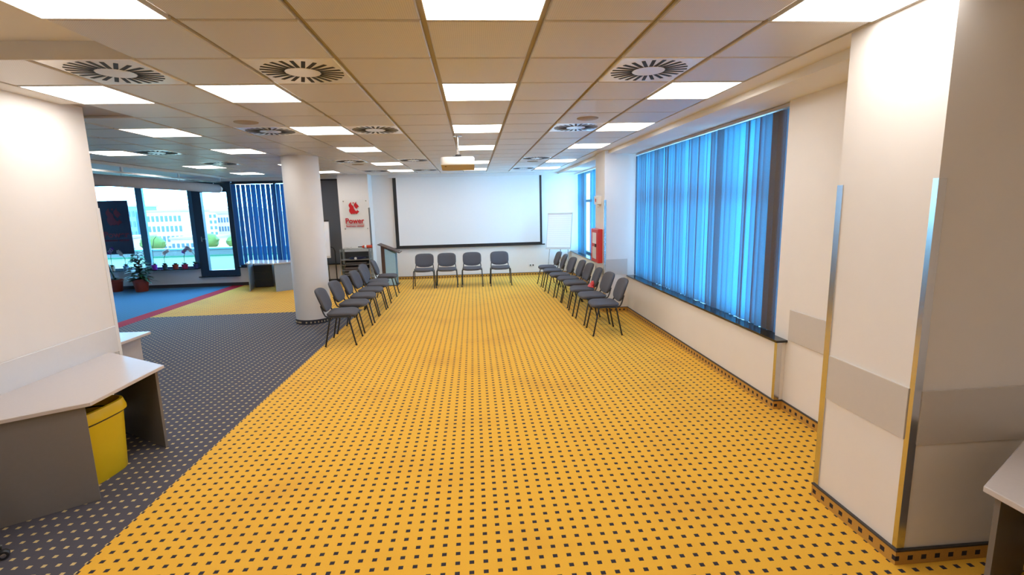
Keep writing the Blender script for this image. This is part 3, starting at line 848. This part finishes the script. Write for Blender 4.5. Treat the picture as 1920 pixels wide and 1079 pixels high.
# ------------------------------------------------------------------ flip charts
def flip_chart(label, loc, rz, w, z0, z1, bar_m, lean=0.11, lines=True):
    t = thing('flip_chart', label, 'flip chart', loc, rz, 'flip charts')
    def bd(z, off): return off + lean * (z - z0) / (z1 - z0)
    def sl(name, x0, x1, a, b_, y0, y1, m, par=t):
        return MB().loft([[(x0, bd(a, y0), a), (x1, bd(a, y0), a), (x1, bd(a, y1), a), (x0, bd(a, y1), a)], [(x0, bd(b_, y0), b_), (x1, bd(b_, y0), b_), (x1, bd(b_, y1), b_), (x0, bd(b_, y1), b_)]]).build(name, m, par)
    sl('board', -w / 2, w / 2, z0, z1, 0.0, 0.018, M['laminate_edge'])
    pd = sl('paper_pad', -w / 2 + 0.012, w / 2 - 0.012, z0 + 0.05, z1 - 0.03, -0.012, -0.001, M['paper'])
    if lines:
        for k in range(14):
            z = z0 + 0.13 + k * (z1 - z0 - 0.22) / 13
            sl('ruled_line', -w / 2 + 0.03, w / 2 - 0.03, z, z + 0.005, -0.0135, -0.0121, M['paper_line'], pd)
    sl('clamp_bar', -w / 2 - 0.005, w / 2 + 0.005, z1 - 0.03, z1 + 0.012, -0.022, 0.022, bar_m)
    sl('pen_tray', -w / 2, w / 2, z0, z0 + 0.045, -0.05, -0.001, M['bumper'])
    for x, y in ((-w / 2 + 0.05, -0.10), (w / 2 - 0.05, -0.10), (0, 0.34)):
        MB().tube([(x, y, 0.01), (x * 0.8, bd(z0 + 0.5, 0.03), z0 + 0.5), (x * 0.7, bd(z1 - 0.1, 0.03), z1 - 0.1)], 0.011).build('leg', M['chrome'] if bar_m is not M['black'] else M['black_steel'], t, smooth=True)
    return t
flip_chart('white flip chart with ruled paper in the corner by the far window', (2.24, 12.98, 0), math.radians(-25), 0.68, 0.80, 1.75, M['bumper'], lean=0.24)
flip_chart('flip chart with black top bar half hidden behind the round column', (-4.03, 12.98, 0), math.radians(5), 0.62, 0.76, 1.72, M['black'], lines=False)
t = thing('tube_rack', 'black bent tube clothes rack behind the left chair row', 'rack', (-3.86, 13.56, 0))
MB().tube([(-0.25, 0, 0.02), (-0.25, 0, 0.85), (-0.21, 0, 0.95), (-0.12, 0, 1.0), (0.0, 0, 1.0), (0.07, 0, 0.97), (0.10, 0, 0.88), (0.10, 0, 0.02)], 0.014).build('bent_tube', M['black_steel'], t, smooth=True)
for x in (-0.25, 0.10):
    MB().tube([(x, -0.2, 0.014), (x, 0.2, 0.014)], 0.014).build('foot', M['black_steel'], t, smooth=True)
o = box('dark_storage_bench', (-0.42, 0.10, -0.06, 0.06, 0.0, 0.16), M['panel_dark'])
o.location = (-4.22, 13.75, 0); o['label'] = 'low dark bench under the grey panel behind the column'; o['category'] = 'bench'

# ------------------------------------------------------------------ glass cabinet with things in it
CX0, CX1, CY0, CY1, CT = -3.46, -2.70, 12.88, 13.28, 0.975
t = thing('glass_cabinet', 'glass sided media cabinet with shelves below the red lettered sign', 'cabinet', ((CX0 + CX1) / 2, (CY0 + CY1) / 2, 0))
hx, hy = (CX1 - CX0) / 2, (CY1 - CY0) / 2
box('top_glass', (-hx, hx, -hy, hy, CT - 0.012, CT), M['cab_glass'], t)
for s in (-1, 1):
    box('side_glass', (s * hx - 0.005, s * hx + 0.005, -hy, hy, 0.06, CT - 0.012), M['cab_glass'], t)
    for y in (-hy + 0.012, hy - 0.012):
        box('corner_post', (s * (hx - 0.015) - 0.012, s * (hx - 0.015) + 0.012, y - 0.012, y + 0.012, 0.0, CT - 0.012), M['chrome'], t)
box('back_board', (-hx + 0.03, hx - 0.03, hy - 0.012, hy - 0.004, 0.06, CT - 0.10), M['panel_dark'], t)
SH = (0.06, 0.30, 0.43, 0.57, 0.695)
for z in SH:
    box('shelf', (-hx + 0.01, hx - 0.01, -hy + 0.005, hy - 0.013, z - 0.012, z), M['panel_grey'] if z > 0.1 else M['panel_dark'], t)
def gear(name, label, cat, x0, x1, z, h, m, y0=12.95, y1=13.22):
    t = thing(name, label, cat, ((x0 + x1) / 2, (y0 + y1) / 2, z + 0.0005))
    a, b_ = (x1 - x0) / 2, (y1 - y0) / 2
    MB().rbox(-a, a, -b_, b_, 0, h, 0.006).build('case', m, t)
    box('front_strip', (-a + 0.02, a - 0.02, -b_ - 0.003, -b_, h * 0.35, h * 0.6), M['panel_grey'], t)
    return t
gear('audio_receiver', 'black audio box on the second shelf of the glass cabinet', 'audio box', -3.36, -2.80, 0.57, 0.07, M['black'])
gear('disc_player', 'slim dark player on the third shelf of the glass cabinet', 'player', -3.38, -2.86, 0.43, 0.08, M['wood_dark'])
gear('storage_case', 'dark case on the lowest raised shelf of the glass cabinet', 'box', -3.40, -2.78, 0.30, 0.09, M['panel_dark'])
t = thing('cable_pile', 'coiled dark cables with a pale roll on the top shelf of the cabinet', 'cables', (-3.05, 13.08, 0.6955))
for k in range(6):
    r_ = 0.09 + 0.02 * (k % 3)
    MB().tube([(r_ * 1.6 * math.cos(a) - 0.06 + 0.022 * k, r_ * 0.9 * math.sin(a), 0.01 + k * 0.011) for a in [2 * PI * j / 20 for j in range(21)]], 0.009, 6).build('cable_loop', M['black'] if k % 2 else M['pot_navy'], t, smooth=True)
w = MB().lathe([(0.012, -0.015), (0.032, -0.015), (0.032, 0.015), (0.012, 0.015)], n=16).build('tape_roll', M['label_white'], t)
w.rotation_euler = (PI / 2, 0, 0); w.location = (-0.03, -0.14, 0.033)
t = thing('red_bottle', 'red bottle with dark neck lying on top of the glass cabinet', 'bottle', (-2.83, 13.05, CT + 0.041))
bt = MB().lathe([(0.002, -0.17), (0.034, -0.168), (0.04, -0.155), (0.04, 0.03), (0.034, 0.06), (0.016, 0.09), (0.014, 0.10)], n=20).build('bottle_body', M['bottle_red'], t, smooth=True)
bt.rotation_euler = (0, -PI / 2, 0)
nk = MB().lathe([(0.0145, 0.085), (0.016, 0.095), (0.013, 0.13), (0.012, 0.19), (0.002, 0.192)], n=16).build('neck', M['black'], t, smooth=True)
nk.rotation_euler = (0, -PI / 2, 0)
lb = MB().lathe([(0.0402, -0.03), (0.0408, -0.029), (0.0408, 0.02), (0.0402, 0.021)], n=20, cap=False).build('paper_label', M['label_white'], t, smooth=True)
lb.rotation_euler = (0, -PI / 2, 0)
o = MB().tube([(0.10 * math.cos(a) * (1 + 0.15 * math.sin(2 * a)), 0.05 * math.sin(a), 0.012 + 0.01 * math.sin(3 * a) + 0.012 * k) for k in range(2) for a in [2 * PI * j / 16 for j in range(16)]], 0.005, 6).build('white_cable', M['bumper'], smooth=True, label='thin pale cable coil on top of the glass cabinet', category='cable')
o.location = (-3.28, 13.05, CT + 0.006)

# ------------------------------------------------------------------ lectern
t = thing('lectern', 'dark wood lectern with sloping top and side tinted with window reflection', 'lectern', (-2.19, 12.95, 0))
MB().prism([(-0.20, 0.02), (-0.11, 0.02), (-0.11, 1.00), (-0.20, 1.04)], -0.20, 0.16, 'y').build('body_panel', M['wood_dark'], t)
MB().prism([(-0.11, 0.02), (0.15, 0.02), (0.15, 0.84), (-0.11, 0.97)], -0.19, -0.17, 'y').build('side_board', M['lectern_side'], t)
MB().prism([(-0.11, 0.02), (0.15, 0.02), (0.15, 0.84), (-0.11, 0.97)], 0.13, 0.15, 'y').build('side_board', M['lectern_side'], t)
MB().prism([(-0.27, 1.075), (0.27, 0.845), (0.278, 0.862), (-0.262, 1.092)], -0.26, 0.22, 'y').build('sloping_top', M['wood_dark'], t)
box('base', (-0.22, 0.18, -0.22, 0.20, 0.0, 0.02), M['wood_dark'], t)
MB().tube([(0.262, -0.24, 0.88), (0.262, 0.20, 0.88)], 0.008, 6).build('paper_stop', M['chrome'], t)

# ------------------------------------------------------------------ sign with lettering
def text_mesh(body, size, depth, offset=0.0):
    cu = bpy.data.curves.new('lettering', 'FONT')
    cu.body = body; cu.size = size; cu.extrude = depth / 2; cu.align_x = 'LEFT'; cu.offset = offset
    ob = bpy.data.objects.new('tmp_text', cu); COL.objects.link(ob)
    bpy.context.view_layer.update()
    dg = bpy.context.evaluated_depsgraph_get()
    me = bpy.data.meshes.new_from_object(ob.evaluated_get(dg))
    bpy.data.objects.remove(ob); bpy.data.curves.remove(cu)
    return me
def place_text(name, body, x0, x1, z0, h_cap, y, m, parent, off):
    me = text_mesh(body, 1.0, 0.01, off)
    xs = [v.co.x for v in me.vertices]; zs = [v.co.y for v in me.vertices]
    sx = (x1 - x0) / (max(xs) - min(xs)); sz = h_cap / (max(zs) - min(zs)); mx, mz = min(xs), min(zs)
    for v in me.vertices:
        v.co = Vector(((v.co.x - mx) * sx + x0, y + v.co.z * 0.5, (v.co.y - mz) * sz + z0))
    me.materials.clear(); me.materials.append(m); me.update()
    return link(name, me, parent)
SX, SZ, SY = -3.11, 1.84, 13.337
t = thing('wall_sign', 'clear acrylic sign with red emblem and red lettering on the white pillar', 'sign', (SX, SY, SZ))
box('acrylic_plate', (-0.30, 0.34, -0.006, 0.0, -0.395, 0.395), M['acrylic'], t)
for x in (-0.27, 0.31):
    for z in (-0.36, 0.36):
        w = MB().lathe([(0.012, -0.012), (0.014, -0.008), (0.014, 0.0115)], n=12).build('standoff', M['chrome'], t)
        w.location = (x, 0, z); w.rotation_euler = (-PI / 2, 0, 0)
def em(pts):
    o_ = []
    for cx, cy in pts:
        px, py = 640 + cx / 14.38, 365 + cy / 14.38
        o_.append((-3.255 + (px - 653 - (py - 379) * 0.087) * 0.0137 - SX, 2.181 - (py - 379) * 0.01387 - SZ))
    return o_
A = [(262, 203), (235, 232), (205, 272), (203, 310), (236, 372), (216, 415), (226, 470), (258, 515), (290, 535), (315, 515), (345, 528), (385, 512), (425, 532), (455, 500), (492, 470), (435, 418), (430, 455), (385, 440), (345, 380), (332, 322), (272, 268)]
B_ = [(402, 200), (378, 235), (348, 262), (345, 305), (378, 358), (422, 392), (440, 358), (482, 330), (442, 280), (408, 250)]
C_ = [(325 + 18 * math.cos(a), 230 + 18 * math.sin(a)) for a in [2 * PI * k / 10 for k in range(10)]]
import mathutils.geometry as mg
for pts in (A, B_, C_):
    q = em(pts)
    tris = mg.tessellate_polygon([[Vector((x, z, 0)) for x, z in q]])
    mb = MB(); n = len(q)
    mb.v = [(x, -0.012, z) for x, z in q] + [(x, -0.0065, z) for x, z in q]
    mb.f = [tuple(f) for f in tris] + [tuple(i + n for i in f) for f in tris] + [(i, (i + 1) % n, n + (i + 1) % n, n + i) for i in range(n)]
    mb.build('emblem', M['red_letter'], t)
place_text('lettering', 'Power', -0.245, 0.235, -0.225, 0.145, -0.0095, M['red_letter'], t, 0.02)
place_text('lettering', 'business center', -0.235, 0.225, -0.315, 0.058, -0.0095, M['red_letter'], t, 0.012)
box('underline', (-0.24, 0.23, -0.011, -0.0065, -0.245, -0.238), M['red_letter'], t)

# ------------------------------------------------------------------ fire cabinet, alarm, outlet
t = thing('fire_cabinet', 'red fire cabinet with pale label on the pillar between the windows', 'fire cabinet', (2.3295, 9.02, 1.20))
MB().rbox(-0.09, 0.0, -0.26, 0.26, -0.31, 0.31, 0.008).build('case', M['red_paint'], t)
box('door_panel', (-0.096, -0.09, -0.20, 0.20, -0.27, 0.27), M['red_paint'], t)
box('notice', (-0.0985, -0.096, -0.16, 0.12, 0.04, 0.24), M['label_white'], t)
box('notice', (-0.0985, -0.096, -0.16, 0.12, -0.24, -0.02), M['bumper'], t)
MB().rbox(-0.115, -0.096, -0.17, -0.10, -0.02, 0.04, 0.005).build('handle', M['black'], t)
t = thing('alarm_box', 'small white and red alarm box above the fire cabinet', 'alarm', (2.3295, 8.98, 2.03))
MB().rbox(-0.075, 0.0, -0.12, 0.12, -0.075, 0.075, 0.006).build('case', M['metal_white'], t)
box('red_label', (-0.0765, -0.075, -0.03, 0.05, -0.03, 0.03), M['red_paint'], t)
w = MB().lathe([(0.02, 0.0), (0.02, 0.03), (0.012, 0.036)], n=12).build('push_knob', M['metal_white'], t)
w.rotation_euler = (0, -PI / 2, 0); w.location = (-0.03, -0.07, -0.10)
t = thing('wall_socket', 'small white double wall socket low on the back wall by the far chairs', 'socket', (1.62, YB - 0.0005, 0.29))
MB().rbox(-0.08, 0.08, -0.012, 0.0, -0.04, 0.04, 0.004).build('plate', M['metal_white'], t)
for x in (-0.038, 0.038):
    w = MB().lathe([(0.022, 0.0), (0.022, 0.0015)], n=14).build('outlet_hole', M['black'], t); w.location = (x, -0.012, 0); w.rotation_euler = (PI / 2, 0, 0)

# ------------------------------------------------------------------ plants
def leaf(mb, base, dirv, ln, w, droop=0.3):
    d = Vector(dirv).normalized()
    side = d.cross(Vector((0, 0, 1)))
    if side.length < 1e-3: side = Vector((1, 0, 0))
    side.normalize()
    pts = []
    for k in range(5):
        t_ = k / 4
        p = Vector(base) + d * ln * t_ + Vector((0, 0, -droop * ln * t_ * t_))
        ww = w * math.sin(PI * (0.08 + 0.92 * t_) ** 0.8) if k < 4 else 0.002
        pts.append((p - side * ww + Vector((0, 0, 0.15 * ww)), p, p + side * ww + Vector((0, 0, 0.15 * ww))))
    vs = [q for r_ in pts for q in r_]
    fs = []
    for k in range(4):
        o_ = 3 * k
        fs += [(o_, o_ + 1, o_ + 4, o_ + 3), (o_ + 1, o_ + 2, o_ + 5, o_ + 4)]
    mb.add(vs, fs)

def pot_parts(t, r, h, m):
    MB().lathe([(r * 0.70, 0), (r * 0.72, 0.005), (r * 0.92, h * 0.82), (r * 1.0, h * 0.84), (r, h), (r * 0.9, h), (r * 0.85, h * 0.85)], n=24).build('pot', m, t, smooth=True)
    MB().lathe([(r * 0.2, h * 0.88), (r * 0.88, h * 0.86)], n=20).build('soil', M['soil'], t)

rp = random.Random(11)
t = thing('potted_plant', 'tall bushy green plant in a terracotta pot on the floor below the window', 'plant', (-8.72, 13.38, 0))
pot_parts(t, 0.19, 0.33, M['terracotta'])
MB().tube([(0, 0, 0.27), (0.01, 0, 0.6), (0.0, 0.01, 0.98)], [0.014, 0.011, 0.006], 8).build('stem', M['stem'], t, smooth=True)
for k in range(140):
    a = rp.uniform(0, 2 * PI); z = 0.30 + 0.72 * rp.random() ** 1.4
    spread = 0.34 * (1 - (z - 0.32) / 0.9)
    mb = MB(); leaf(mb, (0.02 * math.cos(a), 0.02 * math.sin(a), z), (math.cos(a), math.sin(a), rp.uniform(0.0, 0.6)), spread * rp.uniform(0.7, 1.0) + 0.08, 0.06, 0.3)
    mb.build('leaf', M['leaf'] if k % 3 else M['leaf_dark'], t, smooth=True)
t = thing('potted_plant', 'terracotta floor pot with a leaning dark stem next to the near wall edge', 'plant', (-9.42, 13.5, 0))
pot_parts(t, 0.17, 0.32, M['terracotta'])
MB().tube([(0, 0, 0.26), (-0.06, 0, 0.5), (-0.16, 0, 0.85), (-0.18, 0, 1.05)], [0.02, 0.018, 0.014, 0.01], 8).build('stem', M['leaf_dark'], t, smooth=True)
for k in range(18):
    a = rp.uniform(0, 2 * PI)
    mb = MB(); z = rp.choice((0.30, 0.33, 0.95, 1.03)); x = 0 if z < 0.5 else -0.17
    leaf(mb, (x, 0, z), (math.cos(a), math.sin(a), rp.uniform(0.2, 0.8)), rp.uniform(0.12, 0.22), 0.03, 0.4)
    mb.build('leaf', M['leaf_dark'], t, smooth=True)

POTS = [(-9.63, 'pot_beige', 0.075, 0.12, 'petal_violet', 'small plant with dark flowers in a beige pot on the window sill'),
        (-9.28, 'pot_blue', 0.070, 0.13, 'petal_white', 'white orchid in a pale blue pot on the window sill'),
        (-8.95, 'terracotta', 0.085, 0.13, None, 'leafy plant in a red pot on the sill behind the bushy plant'),
        (-8.56, 'pot_violet', 0.075, 0.13, 'stalk', 'tall bare orchid stalk in a violet pot beside the window post'),
        (-8.29, 'pot_dark', 0.070, 0.12, 'petal_white', 'broad leaved orchid in a dark pot on the window sill'),
        (-8.02, 'terracotta', 0.080, 0.12, None, 'low plant in a terracotta pot on the window sill'),
        (-7.78, 'pot_crimson', 0.085, 0.12, 'petal_violet', 'orchid with violet and white flowers in a crimson pot'),
        (-7.50, 'pot_navy', 0.065, 0.12, 'petal_white', 'small orchid in a navy pot beside the terrace door')]
for (x, pm, r, h, fl, lab) in POTS:
    t = thing('potted_orchid', lab, 'plant', (x, YB - 0.10, 0.5225), group='plants on the window sill')
    pot_parts(t, r, h, M[pm])
    for k in range(6):
        a = 2 * PI * k / 6 + rp.uniform(-0.3, 0.3)
        mb = MB(); leaf(mb, (0.01 * math.cos(a), 0.01 * math.sin(a), h * 0.88), (math.cos(a), 0.35 * math.sin(a) - 0.12, 0.9), rp.uniform(0.15, 0.21), 0.034, 0.5)
        mb.build('leaf', M['leaf_dark'] if k % 2 else M['leaf'], t, smooth=True)
    if fl:
        sx = rp.choice((-1, 1)) * rp.uniform(0.08, 0.2)
        H_ = 0.75 if fl == 'stalk' else rp.uniform(0.35, 0.5)
        MB().tube([(0, 0, h * 0.88), (0.02, -0.02, h + H_ * 0.5), (sx * 0.6, -0.04, h + H_ * 0.9), (sx, -0.05, h + H_)], 0.006, 6).build('flower_stem', M['stem'], t, smooth=True)
        if fl != 'stalk':
            for k in range(5):
                q = 0.55 + 0.11 * k
                cx, cz = sx * q * q, h + H_ * (0.55 + 0.45 * min(1, q))
                mb = MB()
                for j in range(5):
                    a = 2 * PI * j / 5 + 0.3 * k
                    c0 = Vector((cx, -0.07, cz)); u = Vector((math.cos(a), 0, math.sin(a))); v = Vector((-math.sin(a), 0, math.cos(a)))
                    mb.add([c0, c0 + u * 0.032 + v * 0.024 + Vector((0, -0.006, 0)), c0 + u * 0.06 + Vector((0, 0.004, 0)), c0 + u * 0.032 - v * 0.024 + Vector((0, -0.006, 0))], [(0, 1, 2, 3)])
                mb.build('flower', M['petal_white'] if (fl == 'petal_white' or k in (1, 3)) else M['petal_violet'], t)

# dark sign board hung before the left pane, seen against the light
t = thing('sign_board', 'dark navy sign board with faint red emblem hanging before the bright window', 'sign', (-9.44, YB - 0.03, 1.66))
MB().rbox(-0.39, 0.39, -0.012, 0.012, -0.705, 0.705, 0.004).build('board', M['banner'], t)
def em2(pts): return [((x - 0.0) * 1.45 + 0.02, (z - 0.17) * 1.45 + 0.27) for x, z in em(pts)]
for pts in (A, B_, C_):
    q = em2(pts)
    tris = mg.tessellate_polygon([[Vector((x, z, 0)) for x, z in q]])
    mb = MB(); n = len(q)
    mb.v = [(x, -0.016, z) for x, z in q] + [(x, -0.0125, z) for x, z in q]
    mb.f = [tuple(f) for f in tris] + [(i, (i + 1) % n, n + (i + 1) % n, n + i) for i in range(n)]
    mb.build('emblem', M['banner_red'], t)
place_text('lettering', 'Power', -0.31, 0.33, -0.26, 0.16, -0.014, M['banner_red'], t, 0.028)
place_text('lettering', 'business center', -0.30, 0.32, -0.36, 0.07, -0.014, M['banner_red'], t, 0.018)
for x in (-0.3, 0.3):
    MB().tube([(x, 0, 0.70), (x, 0, 1.14)], 0.003, 6).build('hanging_wire', M['chrome'], t)

# ------------------------------------------------------------------ outside
box('terrace_floor', (-22, -2.5, YB + 0.15, 21.6, 0.10, 0.20), M['turf'], kind='structure')
tp = link('terrace_parapet', None, label='pale blue terrace parapet with dark green foot outside the windows', category='parapet')
box('parapet_wall', (-24, -2.5, 21.65, 21.9, 0.10, 0.50), M['parapet'], tp)
box('parapet_cap', (-24, -2.5, 21.6, 21.95, 0.50, 0.56), M['blue_frame'], tp)
box('turf_edge', (-24, -2.5, 21.5, 21.649, 0.201, 0.26), M['hedge'], tp)
box('city_ground', (-600, 500, 40, 1200, -14, -13), M['city_ground'], kind='structure')

def building(label, x0, x1, y0, y1, z1, m, nx, nz, roof='roof'):
    t = thing('city_building', label, 'building', ((x0 + x1) / 2, y0, -13), group='far city buildings')
    w = (x1 - x0) / 2; hgt = z1 + 13
    box('wall', (-w, w, 0, y1 - y0, 0, hgt), M[m], t)
    box('roof', (-w - 0.3, w + 0.3, -0.3, y1 - y0 + 0.3, hgt, hgt + 0.5), M[roof], t)
    if nx:
        mb = MB(); px = 2 * w / nx; pz = 2.9
        for i in range(nx):
            for j in range(nz):
                cx = -w + (i + 0.5) * px; cz = hgt - 2.0 - j * pz
                mb.box(cx - px * 0.26, cx + px * 0.26, -0.12, 0.02, cz - 0.8, cz + 0.8)
        o_ = mb.build('windows', M['bwindow'], t); o_['kind'] = 'stuff'
    return t
building('wide pale apartment block with rows of windows seen through the fixed pane', -95, -84, 150, 165, 3.0, 'facade_pale', 9, 5)
building('narrow blue grey tower at the edge of the fixed pane', -100, -96.5, 150, 160, 4.6, 'facade_blue', 3, 5)
building('low pink house in front of the pale apartment block', -92, -87, 132, 142, -3.6, 'facade_pink', 5, 2)
building('pale block beside the window post of the terrace door', -84, -79.5, 170, 182, 2.0, 'facade_pale', 5, 4)
building('pale stepped block seen through the terrace door', -88, -80, 185, 198, 0.5, 'facade_pale', 6, 3)
building('pinkish block at the right of the terrace door view', -70.5, -66.5, 150, 160, 1.0, 'facade_pink', 4, 3)
building('long low pale hall beyond the parapet', -82, -71, 140, 150, -4.5, 'facade_pale', 9, 2)
building('distant pale slab block on the horizon', -150, -120, 260, 275, 3.0, 'facade_pale', 14, 4)
building('distant pink slab block behind the blind slats', -100, -78, 270, 285, 2.0, 'facade_pink', 12, 4)
def tree(label, x, y, z, r):
    t = thing('city_tree', label, 'tree', (x, y, -13), group='far city trees')
    MB().tube([(0, 0, 0), (0, 0, z + 13 - r * 0.5)], 0.25, 8).build('trunk', M['stem'], t)
    mb = MB(); rt_ = random.Random(int(x * 10 + y))
    rings = []
    for i in range(1, 9):
        ph = PI * i / 9
        rings.append([(r * (1 + rt_.uniform(-0.18, 0.18)) * math.sin(ph) * math.cos(2 * PI * j / 14), r * (1 + rt_.uniform(-0.18, 0.18)) * math.sin(ph) * math.sin(2 * PI * j / 14), z + 13 - r * 0.8 * math.cos(ph)) for j in range(14)])
    mb.loft(rings).build('crown', M['tree'], t, smooth=True)
tree('round green tree before the pale apartment block', -80.5, 130, -5.0, 2.6)
tree('green tree between low hall and pink house', -84, 126, -7.2, 2.2)
tree('green tree behind the terrace door glass', -66, 128, -4.6, 2.4)
tree('green tree beside the terrace door tree', -60.5, 130, -5.0, 2.0)
tree('green tree low behind the parapet', -73, 120, -7.4, 2.0)
hl = MB(); n = 40
rows = [[(-900 + 1400 * k / n, 1500, -20) for k in range(n + 1)], [(-900 + 1400 * k / n, 1560, 14 + 14 * math.sin(k * 0.45) + 8 * math.sin(k * 1.1)) for k in range(n + 1)], [(-900 + 1400 * k / n, 1900, -20) for k in range(n + 1)]]
hl.loft(rows, cap=False, closed=False).build('hill_ridge', M['hill'], smooth=True, kind='structure')
